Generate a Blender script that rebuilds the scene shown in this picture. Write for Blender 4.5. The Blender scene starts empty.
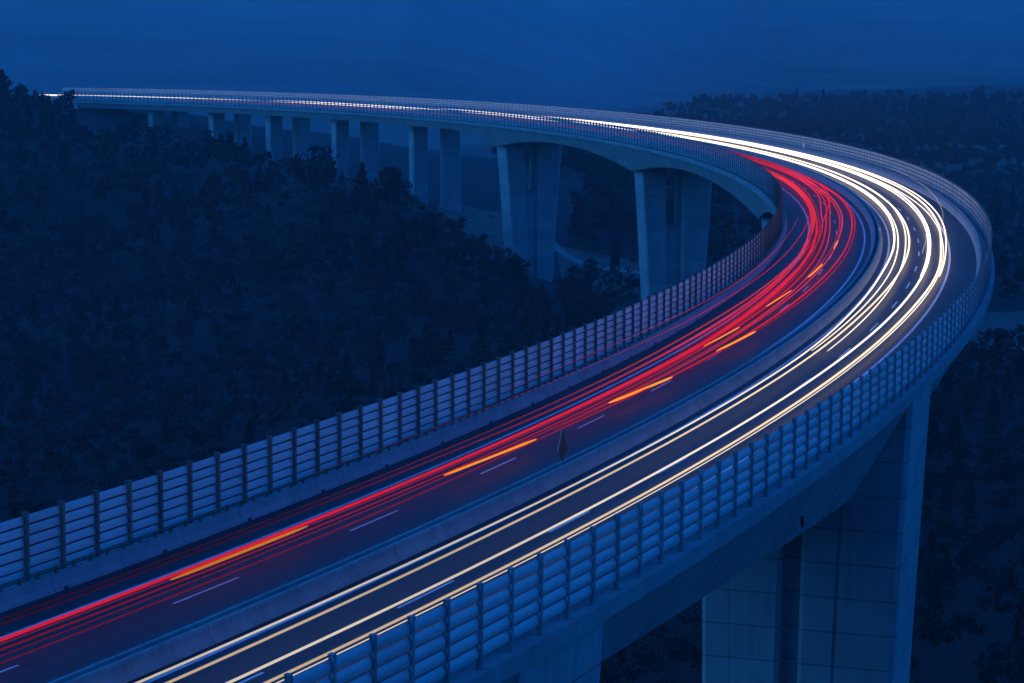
import bpy, math, random
import numpy as np
from mathutils import Vector, Matrix

random.seed(7)
rng = np.random.default_rng(11)
S = bpy.context.scene
COL = S.collection

# ------------------------------------------------------------------ camera
H = 28.29
PITCH = 0.14792
FPX = 2321.45
cam_d = bpy.data.cameras.new("camera")
cam = bpy.data.objects.new("camera", cam_d)
COL.objects.link(cam)
cam.location = (0, 0, H)
cam.rotation_euler = (math.pi / 2 - PITCH, 0, 0)
cam_d.sensor_width = 36.0
cam_d.sensor_fit = 'HORIZONTAL'
cam_d.lens = FPX / 1024 * 36.0
cam_d.clip_start = 1.0
cam_d.clip_end = 20000
S.camera = cam
S.render.resolution_x, S.render.resolution_y = 1024, 683

# ------------------------------------------------------------------ road alignment
S0, S1 = -130, 1200
SS = np.arange(S0, S1 + 1, 1.0)
kk = np.interp(SS, [-60, 150, 300, 500, 800, 1400], np.array([1.28, 1.35, 1.28, 1.21, 1.22, 1.22]) * 1e-3)
TH = 1.12849 + np.cumsum(kk)
I0 = int(0 - S0)
TH = TH - TH[I0] + 1.12849
RX = np.cumsum(np.cos(TH)); RX = RX - RX[I0] - 21.09767
RY = np.cumsum(np.sin(TH)); RY = RY - RY[I0] + 96.06415
q = SS / 100
RZ = -1.73853 * q + 0.0567 * q * q - 0.00433 * q ** 3
BANK = 0.03455


def P(s, u, h):
    """road coordinates (distance along, offset to the right, height over the road) -> world"""
    x = np.interp(s, SS, RX); y = np.interp(s, SS, RY); z = np.interp(s, SS, RZ); t = np.interp(s, SS, TH)
    return (x + u * np.sin(t), y - u * np.cos(t), z + h + BANK * u)


def heading(s):
    return float(np.interp(s, SS, TH))


def slope(s):
    return float((np.interp(s + 2, SS, RZ) - np.interp(s - 2, SS, RZ)) / 4)


# ------------------------------------------------------------------ node helpers
def new_mat(name):
    m = bpy.data.materials.new(name)
    m.use_nodes = True
    nt = m.node_tree
    nt.nodes.clear()
    out = nt.nodes.new('ShaderNodeOutputMaterial')
    b = nt.nodes.new('ShaderNodeBsdfPrincipled')
    nt.links.new(b.outputs[0], out.inputs[0])
    return m, nt, b


class G:
    def __init__(self, nt):
        self.nt = nt

    def _in(self, node, i, v):
        if v is None:
            return
        if hasattr(v, 'is_linked') or hasattr(v, 'links'):
            self.nt.links.new(v, node.inputs[i])
        else:
            node.inputs[i].default_value = v

    def math(self, op, a, b=None, c=None):
        n = self.nt.nodes.new('ShaderNodeMath'); n.operation = op
        self._in(n, 0, a); self._in(n, 1, b); self._in(n, 2, c)
        return n.outputs[0]

    def noise(self, vec, scale, detail=3, rough=0.55):
        n = self.nt.nodes.new('ShaderNodeTexNoise')
        if vec is not None:
            self.nt.links.new(vec, n.inputs['Vector'])
        n.inputs['Scale'].default_value = scale
        n.inputs['Detail'].default_value = detail
        n.inputs['Roughness'].default_value = rough
        return n.outputs['Fac']

    def coord(self, kind='Object'):
        return self.nt.nodes.new('ShaderNodeTexCoord').outputs[kind]

    def uv(self):
        n = self.nt.nodes.new('ShaderNodeUVMap'); n.uv_map = 'UVMap'
        sp = self.nt.nodes.new('ShaderNodeSeparateXYZ')
        self.nt.links.new(n.outputs[0], sp.inputs[0])
        return sp.outputs[0], sp.outputs[1], n.outputs[0]

    def xyz(self, v):
        sp = self.nt.nodes.new('ShaderNodeSeparateXYZ')
        self.nt.links.new(v, sp.inputs[0])
        return sp.outputs

    def mapping(self, v, scale):
        n = self.nt.nodes.new('ShaderNodeMapping')
        self.nt.links.new(v, n.inputs[0]); n.inputs['Scale'].default_value = scale
        return n.outputs[0]

    def ramp(self, fac, stops):
        n = self.nt.nodes.new('ShaderNodeValToRGB')
        self.nt.links.new(fac, n.inputs[0])
        cr = n.color_ramp
        while len(cr.elements) < len(stops):
            cr.elements.new(0.5)
        for e, (p, c) in zip(cr.elements, stops):
            e.position = p; e.color = (*c, 1)
        return n.outputs[0]

    def mix(self, fac, a, b):
        n = self.nt.nodes.new('ShaderNodeMix'); n.data_type = 'RGBA'
        self._in(n, 0, fac)
        for i, v in ((6, a), (7, b)):
            if isinstance(v, tuple):
                n.inputs[i].default_value = (*v, 1)
            else:
                self.nt.links.new(v, n.inputs[i])
        return n.outputs[2]

    def bump(self, b, height, strength, dist):
        n = self.nt.nodes.new('ShaderNodeBump')
        n.inputs['Strength'].default_value = strength; n.inputs['Distance'].default_value = dist
        self.nt.links.new(height, n.inputs['Height'])
        self.nt.links.new(n.outputs[0], b.inputs['Normal'])

    def band(self, x, c, half):
        """1 inside |x-c|<half"""
        return self.math('LESS_THAN', self.math('ABSOLUTE', self.math('SUBTRACT', x, c)), half)


def base(b, c=None, rough=0.7, metal=0.0, spec=None):
    if c is not None:
        b.inputs['Base Color'].default_value = (*c, 1)
    b.inputs['Roughness'].default_value = rough
    b.inputs['Metallic'].default_value = metal
    if spec is not None:
        b.inputs['Specular IOR Level'].default_value = spec


def mat_concrete(name, c0, c1, c2, joint=None, scale=0.25):
    """weathered concrete: blotches, vertical rain streaks; joint = spacing of joints along UV.x; lifts are in world z"""
    m, nt, b = new_mat(name); g = G(nt)
    co = g.coord('Object')
    n1 = g.noise(co, scale, 6, 0.6)
    st = g.noise(g.mapping(co, (1.3, 1.3, 0.06)), 1.2, 4, 0.6)
    f = g.math('ADD', g.math('MULTIPLY', n1, 0.6), g.math('MULTIPLY', st, 0.4))
    col = g.ramp(f, [(0.32, c0), (0.5, c1), (0.68, c2)])
    if joint == 'lift':
        z = g.xyz(co)[2]
        fr = g.math('FRACT', g.math('DIVIDE', z, 2.75))
        j = g.math('LESS_THAN', fr, 0.035)
        fr2 = g.math('FRACT', g.math('DIVIDE', z, 0.46))
        j2 = g.math('LESS_THAN', fr2, 0.07)
        col = g.mix(g.math('MULTIPLY', j2, 0.16), col, (0.09, 0.09, 0.09))
        # each lift of the formwork came out a little different
        lift = nt.nodes.new('ShaderNodeTexWhiteNoise'); lift.noise_dimensions = '1D'
        nt.links.new(g.math('FLOOR', g.math('DIVIDE', z, 2.75)), lift.inputs['W'])
        col = g.mix(g.math('MULTIPLY', lift.outputs['Value'], 0.22), col, (0.13, 0.13, 0.14))
        col = g.mix(g.math('MULTIPLY', j, 0.6), col, (0.05, 0.05, 0.05))
        g.bump(b, g.math('SUBTRACT', n1, j), 0.35, 0.05)
    elif joint:
        u, v, _ = g.uv()
        fr = g.math('FRACT', g.math('DIVIDE', u, joint))
        j = g.math('LESS_THAN', fr, 0.05 / joint)
        col = g.mix(g.math('MULTIPLY', j, 0.75), col, (0.05, 0.05, 0.05))
        seg = nt.nodes.new('ShaderNodeTexWhiteNoise'); seg.noise_dimensions = '1D'
        nt.links.new(g.math('FLOOR', g.math('DIVIDE', u, joint)), seg.inputs['W'])
        col = g.mix(g.math('MULTIPLY', seg.outputs['Value'], 0.18), col, (0.16, 0.15, 0.14))
        g.bump(b, n1, 0.3, 0.03)
    else:
        g.bump(b, n1, 0.3, 0.03)
    nt.links.new(col, b.inputs['Base Color'])
    base(b, None, 0.85)
    return m


def mat_asphalt():
    m, nt, b = new_mat('asphalt'); g = G(nt)
    u, v, uvv = g.uv()          # u = metres along, v = metres to the right
    co = g.coord('Object')
    fine = g.noise(co, 6.0, 3, 0.7)
    big = g.noise(g.mapping(uvv, (0.02, 0.5, 1)), 1.0, 4, 0.6)
    patch = g.noise(co, 0.07, 4, 0.5)
    f = g.math('ADD', g.math('ADD', g.math('MULTIPLY', fine, 0.25), g.math('MULTIPLY', big, 0.5)), g.math('MULTIPLY', patch, 0.25))
    col = g.ramp(f, [(0.3, (0.026, 0.027, 0.029)), (0.5, (0.04, 0.04, 0.042)), (0.7, (0.058, 0.057, 0.056))])
    # wheel tracks are worn smoother and a little paler
    tr = None
    for c in (-2.75, -1.0, 0.95, 2.75, 7.8, 9.6, 11.5, 13.3):
        t = g.math('SUBTRACT', 1.0, g.math('MINIMUM', g.math('MULTIPLY', g.math('ABSOLUTE', g.math('SUBTRACT', v, c)), 2.2), 1.0))
        tr = t if tr is None else g.math('ADD', tr, t)
    col = g.mix(g.math('MULTIPLY', tr, 0.38), col, (0.072, 0.07, 0.068))
    lanep = g.math('GREATER_THAN', g.noise(g.mapping(uvv, (0.012, 0.27, 1)), 1.0, 1, 0.4), 0.56)
    col = g.mix(g.math('MULTIPLY', lanep, 0.45), col, (0.03, 0.03, 0.031))
    jt = g.math('LESS_THAN', g.math('FRACT', g.math('DIVIDE', u, 70.0)), 0.006)
    col = g.mix(g.math('MULTIPLY', jt, 0.7), col, (0.02, 0.02, 0.02))
    # transverse joints
    # painted markings
    wear = g.math('GREATER_THAN', g.math('ADD', g.noise(co, 3.0, 5, 0.7), 0.17), 0.5)
    dashed = lambda c, half, ph: g.math('MULTIPLY', g.band(v, c, half), g.math('GREATER_THAN', g.math('FRACT', g.math('DIVIDE', g.math('SUBTRACT', u, ph), 18.0)), 2 / 3))
    mk = dashed(0.0, 0.085, 0.0)
    mk = g.math('MAXIMUM', mk, dashed(10.60, 0.085, PH_R))
    for c in (-3.79, 3.73, 6.87, 14.29):
        mk = g.math('MAXIMUM', mk, g.band(v, c, 0.12))
    mk = g.math('MULTIPLY', mk, wear)
    pn = g.noise(co, 1.3, 3)
    paint = g.ramp(pn, [(0.3, (0.62, 0.62, 0.62)), (0.6, (0.84, 0.84, 0.83))])
    col = g.mix(mk, col, paint)
    nt.links.new(col, b.inputs['Base Color'])
    base(b, None, 0.6, 0, 0.4)
    g.bump(b, fine, 0.25, 0.01)
    return m


def mat_metal(name, c0, c1, rough=0.42, metal=0.6):
    m, nt, b = new_mat(name); g = G(nt)
    co = g.coord('Object')
    oi = nt.nodes.new('ShaderNodeObjectInfo')
    n = g.noise(g.mapping(co, (0.5, 3, 3)), 1.4, 5, 0.65)
    f = g.math('ADD', g.math('MULTIPLY', n, 0.7), g.math('MULTIPLY', oi.outputs['Random'], 0.3))
    col = g.ramp(f, [(0.25, c0), (0.7, c1)])
    nt.links.new(col, b.inputs['Base Color'])
    base(b, None, rough, metal)
    nt.links.new(g.math('ADD', g.math('MULTIPLY', n, 0.25), rough - 0.12), b.inputs['Roughness'])
    return m


def mat_simple(name, c0, c1, scale=0.8, rough=0.8):
    m, nt, b = new_mat(name); g = G(nt)
    n = g.noise(g.coord('Object'), scale, 5, 0.6)
    nt.links.new(g.ramp(n, [(0.3, c0), (0.7, c1)]), b.inputs['Base Color'])
    base(b, None, rough)
    return m


def mat_leaf(name, c0, c1):
    m, nt, b = new_mat(name); g = G(nt)
    co = g.coord('Object')
    n = g.noise(co, 0.13, 2, 0.5); n2 = g.noise(co, 1.1, 2, 0.6)
    f = g.math('ADD', g.math('MULTIPLY', n, 0.6), g.math('MULTIPLY', n2, 0.4))
    nt.links.new(g.ramp(f, [(0.33, c0), (0.66, c1)]), b.inputs['Base Color'])
    base(b, None, 0.75, 0, 0.15)
    return m


def mat_trail(name, color, strength):
    """a streak of lamp light: it emits; its strength along the road follows how the lamps are turned"""
    m = bpy.data.materials.new(name); m.use_nodes = True
    nt = m.node_tree; nt.nodes.clear()
    out = nt.nodes.new('ShaderNodeOutputMaterial'); e = nt.nodes.new('ShaderNodeEmission')
    a = nt.nodes.new('ShaderNodeAttribute'); a.attribute_name = 'glow'
    mu = nt.nodes.new('ShaderNodeMath'); mu.operation = 'MULTIPLY'; mu.inputs[1].default_value = strength
    nt.links.new(a.outputs['Fac'], mu.inputs[0]); nt.links.new(mu.outputs[0], e.inputs[1])
    e.inputs[0].default_value = (*color, 1)
    nt.links.new(e.outputs[0], out.inputs[0])
    return m


# ------------------------------------------------------------------ mesh helpers
def tag(o, label=None, cat=None, group=None, kind=None):
    if label: o['label'] = label
    if cat: o['category'] = cat
    if group: o['group'] = group
    if kind: o['kind'] = kind
    return o


def mesh_obj(name, verts, faces, mat, parent=None, uvs=None, smooth=False, mats=None, midx=None):
    me = bpy.data.meshes.new(name)
    me.from_pydata([tuple(map(float, v)) for v in verts], [], [tuple(f) for f in faces])
    if uvs is not None:
        ul = me.uv_layers.new(name='UVMap')
        li = np.empty(len(me.loops), dtype=np.int32); me.loops.foreach_get('vertex_index', li)
        ul.data.foreach_set('uv', np.asarray(uvs, dtype=np.float32)[li].ravel())
    for mm in (mats or [mat]):
        me.materials.append(mm)
    if midx is not None:
        me.polygons.foreach_set('material_index', np.asarray(midx, dtype=np.int32))
    if smooth:
        me.polygons.foreach_set('use_smooth', np.ones(len(me.polygons), dtype=bool))
    me.update()
    o = bpy.data.objects.new(name, me)
    COL.objects.link(o)
    if parent: o.parent = parent
    return o


def quad_mesh(name, V, mats, midx=None, parent=None):
    """V: (n,4,3) array of loose quads -> one mesh, fast"""
    n = len(V)
    me = bpy.data.meshes.new(name)
    me.vertices.add(n * 4); me.vertices.foreach_set('co', V.astype(np.float32).ravel())
    me.loops.add(n * 4); me.loops.foreach_set('vertex_index', np.arange(n * 4, dtype=np.int32))
    me.polygons.add(n); me.polygons.foreach_set('loop_start', np.arange(0, n * 4, 4, dtype=np.int32))
    for m in mats: me.materials.append(m)
    if midx is not None:
        me.polygons.foreach_set('material_index', midx.astype(np.int32))
    me.update(calc_edges=True)
    o = bpy.data.objects.new(name, me); COL.objects.link(o)
    if parent: o.parent = parent
    return o


def empty(name, loc=(0, 0, 0)):
    o = bpy.data.objects.new(name, None); COL.objects.link(o); o.location = loc
    return o


def loft(name, prof_fn, stations, mat, parent=None, closed=True, caps=True, smooth=False):
    """prof_fn(s) -> list of (u,h); swept along the road"""
    V, U, F = [], [], []
    n = None
    for s in stations:
        pr = prof_fn(s); n = len(pr)
        acc = 0; last = None
        for (u, h) in pr:
            V.append(P(s, u, h))
            if last: acc += math.hypot(u - last[0], h - last[1])
            last = (u, h)
            U.append((s * (1 + 0.00128 * u), acc))
    m = len(stations)
    for i in range(m - 1):
        for j in range(n if closed else n - 1):
            a, b_ = i * n + j, i * n + (j + 1) % n
            F.append((a, b_, b_ + n, a + n))
    if closed and caps:
        F.append(tuple(range(n - 1, -1, -1))); F.append(tuple((m - 1) * n + j for j in range(n)))
    return mesh_obj(name, V, F, mat, parent, U, smooth)


def boxes(name, lst, mat, parent=None):
    """lst of (x0,x1,y0,y1,z0,z1) joined in one mesh (one part)"""
    V, F = [], []
    for (x0, x1, y0, y1, z0, z1) in lst:
        k = len(V)
        V += [(x0, y0, z0), (x1, y0, z0), (x1, y1, z0), (x0, y1, z0), (x0, y0, z1), (x1, y0, z1), (x1, y1, z1), (x0, y1, z1)]
        F += [(k, k + 3, k + 2, k + 1), (k + 4, k + 5, k + 6, k + 7), (k, k + 1, k + 5, k + 4), (k + 1, k + 2, k + 6, k + 5), (k + 2, k + 3, k + 7, k + 6), (k + 3, k, k + 4, k + 7)]
    return mesh_obj(name, V, F, mat, parent)


# ------------------------------------------------------------------ terrain height
def pix(px, py, depth, dz=0.0):
    """the point seen at a photo position at a given distance ahead (used to read the lie of the land off the photo)"""
    a = PITCH + math.atan((py - 341.5) / FPX)
    return ((px - 512) / FPX * depth, depth, H - depth * math.tan(a) + dz)


ctrl = []
for (px, py, d) in [(0, 82, 990), (56, 100, 950), (150, 120, 880), (260, 142, 790), (330, 167, 720), (400, 190, 680), (470, 233, 620), (535, 292, 560),
                    (0, 180, 800), (120, 210, 760), (260, 240, 680), (0, 300, 610), (200, 330, 560), (380, 300, 560),
                    (0, 420, 470), (0, 520, 400), (300, 420, 450), (450, 360, 480), (-300, 90, 1100), (-300, 300, 620), (-300, 480, 420), (600, 350, 480)]:
    ctrl.append(pix(px, py, d, -8.0))
# ground under the bridge and in the valley
for s, z in [(1190, -20.5), (1100, -19.2), (1040, -17.8), (1000, -17.4), (975, -18.5), (945, -21.5), (890, -27), (832, -33), (770, -38), (702, -43), (622, -57), (560, -64), (495, -68), (430, -70), (358, -71), (225, -71), (86, -64), (16, -48)]:
    x, y, _ = P(s, 5.5, 0); ctrl.append((float(x), float(y), z))
for x, y, z in [(0, -10, 26.5), (-40, -15, 27), (40, -15, 27), (0, 30, 6), (-50, 35, 4), (60, 35, 4), (0, 70, -24), (120, 80, -30), (-110, 90, -32), (60, 140, -60), (130, 200, -70),
                (-80, 200, -66), (-60, 300, -71), (80, 300, -73), (180, 330, -72), (150, 450, -71), (120, 560, -70.5), (170, 650, -70), (120, 740, -70), (190, 860, -69.5), (250, 700, -70), (60, 640, -66),
                (40, 800, -58), (10, 860, -50), (60, 1000, -54), (330, 600, -70), (150, 1100, -66), (300, 1260, -60), (100, 1400, -60), (-100, 1300, -62),
                (420, 1500, -60), (450, 1900, -46), (250, 1950, -54), (330, 1750, -54), (100, 2000, -62), (-200, 1700, -70), (-350, 1350, -70), (-500, 1600, -75), (-420, 1080, -24), (-260, 1160, -27), (-330, 1230, -40), (-600, 700, 5), (-450, 350, -25), (-300, 60, 0),
                (400, 300, -60), (600, 800, -62), (700, 1400, -56), (800, 2000, -40), (0, 2400, -72), (-600, 2400, -70), (600, 2400, -70), (300, -60, 40), (-300, -80, 50), (0, -80, 44), (150, -80, 42), (-150, -80, 46)]:  # points behind the camera lift the unseen slope that shades the pier faces
    ctrl.append((x, y, z))
ctrl = np.array(ctrl)
_C = ctrl[:, :2] / 500.0


def _tps(r2):
    return np.where(r2 > 1e-12, 0.5 * r2 * np.log(r2 + 1e-12), 0)


_n = len(ctrl)
_K = _tps(((_C[:, None] - _C[None]) ** 2).sum(-1)) + np.eye(_n) * 0.0004
_Pm = np.c_[np.ones(_n), _C]
_A = np.block([[_K, _Pm], [_Pm.T, np.zeros((3, 3))]])
_W = np.linalg.solve(_A, np.r_[ctrl[:, 2], 0, 0, 0])


def _vn(x, y, sc, seed):
    x = x / sc; y = y / sc
    xi = np.floor(x).astype(np.int64); yi = np.floor(y).astype(np.int64); fx = x - xi; fy = y - yi
    fx = fx * fx * (3 - 2 * fx); fy = fy * fy * (3 - 2 * fy)
    h = lambda a, b: ((np.sin(a * 127.1 + b * 311.7 + seed * 74.7) * 43758.5453) % 1.0)
    return (h(xi, yi) * (1 - fx) + h(xi + 1, yi) * fx) * (1 - fy) + (h(xi, yi + 1) * (1 - fx) + h(xi + 1, yi + 1) * fx) * fy


def ground(x, y):
    x = np.asarray(x, float); y = np.asarray(y, float)
    sh = x.shape; x = x.ravel(); y = y.ravel()
    cx = np.clip(x, -700, 850); cy = np.clip(y, -90, 2400); back = np.clip(-90 - y, 0, 500) * 0.25  # back: unseen hillside behind the camera, raised to block low sky light
    out = np.empty(len(x))
    for i in range(0, len(x), 20000):
        a = np.c_[cx[i:i + 20000], cy[i:i + 20000]] / 500.0
        r2 = ((a[:, None] - _C[None]) ** 2).sum(-1)
        out[i:i + 20000] = _tps(r2) @ _W[:_n] + _W[_n] + a @ _W[_n + 1:]
    d = np.hypot(x, y)
    out = out + back + (_vn(x, y, 38, 1) - 0.5) * 2.2 * np.clip(d / 300, 0, 1) + (_vn(x, y, 11, 2) - 0.5) * 0.7
    # the mountain closing the valley
    t = np.clip((y - np.interp(x, [-100, 300], [1500, 2300])) / 2600, 0, 1); t = t * t * (3 - 2 * t)
    ridge = 330 + 70 * (_vn(x, y * 0 + 3, 900, 5) - 0.5) + 60 * (_vn(x, y, 420, 6) - 0.5) + 26 * (_vn(x, y, 150, 8) - 0.5)
    out = out * (1 - t) + t * ridge
    return out.reshape(sh)


def hit(px, py, d0=150.0, d1=2400.0):
    """where the line of sight through a photo position meets the ground"""
    d = np.arange(d0, d1, 2.0)
    a = PITCH + math.atan((py - 341.5) / FPX)
    x = (px - 512) / FPX * d; z = H - d * math.tan(a)
    g = ground(x, d)
    k = np.argmax(z <= g)
    return float(x[k]), float(d[k]), float(g[k])


# ------------------------------------------------------------------ materials
PH_R = 2.6
M = {}
M['asphalt'] = mat_asphalt()
M['deck'] = mat_concrete('deck_concrete', (0.20, 0.20, 0.195), (0.29, 0.29, 0.28), (0.37, 0.365, 0.35), None, 0.2)
M['parapet'] = mat_concrete('parapet_concrete', (0.24, 0.235, 0.22), (0.33, 0.325, 0.31), (0.42, 0.41, 0.39), 6.0, 0.5)
M['pier'] = mat_concrete('pier_concrete', (0.26, 0.26, 0.255), (0.36, 0.36, 0.35), (0.45, 0.445, 0.43), 'lift', 0.22)
M['slat'] = mat_metal('slat_metal', (0.29, 0.40, 0.43), (0.46, 0.62, 0.66), 0.42, 0.1)
def frost(m, amount, col):
    nt = m.node_tree
    out = next(n for n in nt.nodes if n.type == 'OUTPUT_MATERIAL'); b = next(n for n in nt.nodes if n.type == 'BSDF_PRINCIPLED')
    t = nt.nodes.new('ShaderNodeBsdfTranslucent'); t.inputs[0].default_value = (*col, 1)
    mx = nt.nodes.new('ShaderNodeMixShader'); mx.inputs[0].default_value = amount
    nt.links.new(b.outputs[0], mx.inputs[1]); nt.links.new(t.outputs[0], mx.inputs[2]); nt.links.new(mx.outputs[0], out.inputs[0])


frost(M['slat'], 0.30, (0.72, 0.84, 0.87))
M['galv'] = mat_metal('galvanised_steel', (0.20, 0.21, 0.22), (0.36, 0.37, 0.38), 0.5, 0.4)
M['rust'] = mat_metal('weathered_steel', (0.10, 0.075, 0.06), (0.22, 0.17, 0.14), 0.7, 0.2)
def mat_land():
    m, nt, b = new_mat('land'); g = G(nt)
    co = g.coord('Object'); x, y, z = g.xyz(co)
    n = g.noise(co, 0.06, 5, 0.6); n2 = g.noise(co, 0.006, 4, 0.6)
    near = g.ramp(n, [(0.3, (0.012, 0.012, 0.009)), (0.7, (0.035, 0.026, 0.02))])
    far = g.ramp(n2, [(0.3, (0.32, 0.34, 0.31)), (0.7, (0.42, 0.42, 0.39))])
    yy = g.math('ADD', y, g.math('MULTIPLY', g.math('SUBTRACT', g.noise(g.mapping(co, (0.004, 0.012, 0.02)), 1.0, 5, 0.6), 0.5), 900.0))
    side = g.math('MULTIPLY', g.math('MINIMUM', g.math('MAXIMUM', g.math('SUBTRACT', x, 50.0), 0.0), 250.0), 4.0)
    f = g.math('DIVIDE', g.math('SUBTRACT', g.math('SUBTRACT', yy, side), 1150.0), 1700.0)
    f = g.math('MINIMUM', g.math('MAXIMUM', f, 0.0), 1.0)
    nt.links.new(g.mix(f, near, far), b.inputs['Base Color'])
    base(b, None, 0.95)
    return m


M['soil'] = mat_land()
M['path'] = mat_simple('pale_gravel', (0.20, 0.18, 0.155), (0.34, 0.32, 0.29), 0.5, 0.95)
M['bare'] = mat_simple('bare_earth', (0.10, 0.06, 0.045), (0.24, 0.155, 0.11), 0.25, 0.95)
M['meadow'] = mat_simple('dry_grass', (0.06, 0.055, 0.038), (0.14, 0.12, 0.08), 0.07, 0.95)
M['bark'] = mat_simple('bark', (0.05, 0.04, 0.03), (0.12, 0.10, 0.08), 2.0, 0.9)
M['leafd'] = mat_leaf('dark_needles', (0.008, 0.012, 0.007), (0.021, 0.028, 0.015))
M['leafg'] = mat_leaf('green_leaves', (0.012, 0.016, 0.009), (0.032, 0.037, 0.02))
M['leafb'] = mat_leaf('brown_twigs', (0.032, 0.019, 0.017), (0.085, 0.046, 0.04))
M['hillmat'] = mat_simple('far_woodland', (0.26, 0.28, 0.25), (0.42, 0.42, 0.38), 0.005, 0.95)
M['midhill'] = mat_simple('valley_woodland', (0.03, 0.036, 0.025), (0.075, 0.075, 0.055), 0.012, 0.95)
M['white'] = mat_simple('white_paint', (0.7, 0.7, 0.7), (0.8, 0.8, 0.8), 2.0, 0.5)
M['signback'] = mat_metal('sign_back_grey', (0.05, 0.055, 0.06), (0.09, 0.095, 0.10), 0.5, 0.4)
M['dark'] = mat_simple('dark_rubber', (0.02, 0.02, 0.02), (0.04, 0.04, 0.04), 3.0, 0.7)

# ------------------------------------------------------------------ ground sheet
def grid_axis(parts):
    out = []
    for a, b, st in parts:
        out.append(np.arange(a, b, st))
    return np.unique(np.concatenate(out + [[parts[-1][1]]]))


gx = grid_axis([(-3000, -1300, 100), (-1300, -420, 22), (-420, 420, 7), (420, 1300, 22), (1300, 3000, 100)])
gy = grid_axis([(-600, -150, 30), (-150, 900, 7), (900, 2300, 20), (2300, 5000, 45)])
XX, YY = np.meshgrid(gx, gy, indexing='ij')
ZZ = ground(XX, YY)
nx, ny = len(gx), len(gy)
me = bpy.data.meshes.new('terrain')
vv = np.stack([XX, YY, ZZ], -1).reshape(-1, 3)
ii = (np.arange(nx - 1)[:, None] * ny + np.arange(ny - 1)[None]).ravel()
ff = np.stack([ii, ii + ny, ii + ny + 1, ii + 1], -1)
me.vertices.add(len(vv)); me.vertices.foreach_set('co', vv.astype(np.float32).ravel())
me.loops.add(len(ff) * 4); me.loops.foreach_set('vertex_index', ff.astype(np.int32).ravel())
me.polygons.add(len(ff)); me.polygons.foreach_set('loop_start', np.arange(0, len(ff) * 4, 4, dtype=np.int32))
me.polygons.foreach_set('use_smooth', np.ones(len(ff), dtype=bool))
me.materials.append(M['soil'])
me.update(calc_edges=True)
o = bpy.data.objects.new('terrain', me); COL.objects.link(o); tag(o, kind='structure')


def drape(name, poly_fn, mat, lift):
    """strip over the land from rows of (left, right) ground points"""
    rows = poly_fn
    V, F = [], []
    k = 9
    for (a, b_) in rows:
        for j in range(k):
            t = j / (k - 1)
            x = a[0] * (1 - t) + b_[0] * t; y = a[1] * (1 - t) + b_[1] * t
            V.append((x, y, float(ground(np.array([x]), np.array([y]))[0]) + lift))
    for i in range(len(rows) - 1):
        for j in range(k - 1):
            c = i * k + j
            F.append((c, c + 1, c + k + 1, c + k))
    o = mesh_obj(name, V, F, mat, None, None, True)
    tag(o, kind='structure')
    return o


def strip_from_pixels(name, pts, width, mat, lift, n=60):
    P3 = [hit(*p) for p in pts]
    P3 = np.array(P3)
    t = np.linspace(0, len(P3) - 1, n)
    # smooth interpolation
    X = np.interp(t, range(len(P3)), P3[:, 0]); Y = np.interp(t, range(len(P3)), P3[:, 1])
    ker = np.ones(7) / 7
    Xs = np.convolve(np.pad(X, 3, 'edge'), ker, 'valid'); Ys = np.convolve(np.pad(Y, 3, 'edge'), ker, 'valid')
    dx = np.gradient(Xs); dy = np.gradient(Ys); L = np.hypot(dx, dy) + 1e-9
    w = width * (0.85 + 0.3 * rng.random(n))
    rows = [((Xs[i] - dy[i] / L[i] * w[i] / 2, Ys[i] + dx[i] / L[i] * w[i] / 2), (Xs[i] + dy[i] / L[i] * w[i] / 2, Ys[i] - dx[i] / L[i] * w[i] / 2)) for i in range(n)]
    return drape(name, rows, mat, lift)


# ------------------------------------------------------------------ viaduct
SUP = [(15, 4.4), (92, 9.0), (238, 8.2), (358, 8.2), (501, 7.6), (628, 7.2), (706, 3.4), (770, 3.0), (823, 3.0), (868, 3.0), (915, 3.0), (955, 3.0)]
MID = [3.4, 3.4, 3.4, 3.4, 3.4, 3.0, 3.0, 3.0, 3.0, 3.0, 3.0]
DECK_END = 1000


def depth(s):
    if s <= SUP[0][0]: return SUP[0][1]
    if s >= SUP[-1][0]: return SUP[-1][1]
    for (a, da), (b, db), mid in zip(SUP[:-1], SUP[1:], MID):
        if a <= s <= b:
            if a == 15:                       # first span only thickens towards the big pier
                t = (s - a) / (b - a); return 4.4 + (9.0 - 4.4) * t ** 1.7
            t = (s - a) / (b - a) * 2 - 1
            e = da if t < 0 else db
            return mid + max(e - mid, 0) * abs(t) ** 2.1
    return 3


UIN, UOUT = -8.3, 19.45
via = empty('viaduct', tuple(map(float, P(358, 5.5, -75))))
tag(via, 'long curved grey concrete motorway viaduct on tall piers above a dark valley', 'bridge')
Minv = Matrix.Translation(-Vector(via.location))


def vpart(o):
    o.parent = via
    o.matrix_parent_inverse = Minv
    return o


def deck_prof(s):
    D = depth(s)
    bi = UIN + 0.55 + 0.52 * (D - 0.95); bo = UOUT - 0.55 - 0.55 * (D - 0.95)
    return [(UIN, 0.02), (UIN, -0.80), (UIN + 0.45, -0.88), (UIN + 0.55, -0.98), (bi, -D), (bo, -D), (UOUT - 0.55, -0.98), (UOUT - 0.45, -0.88), (UOUT, -0.80), (UOUT, 0.02), (18.05, 0.06), (17.9, -0.05), (-7.0, -0.05), (-7.2, 0.06)]


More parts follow.
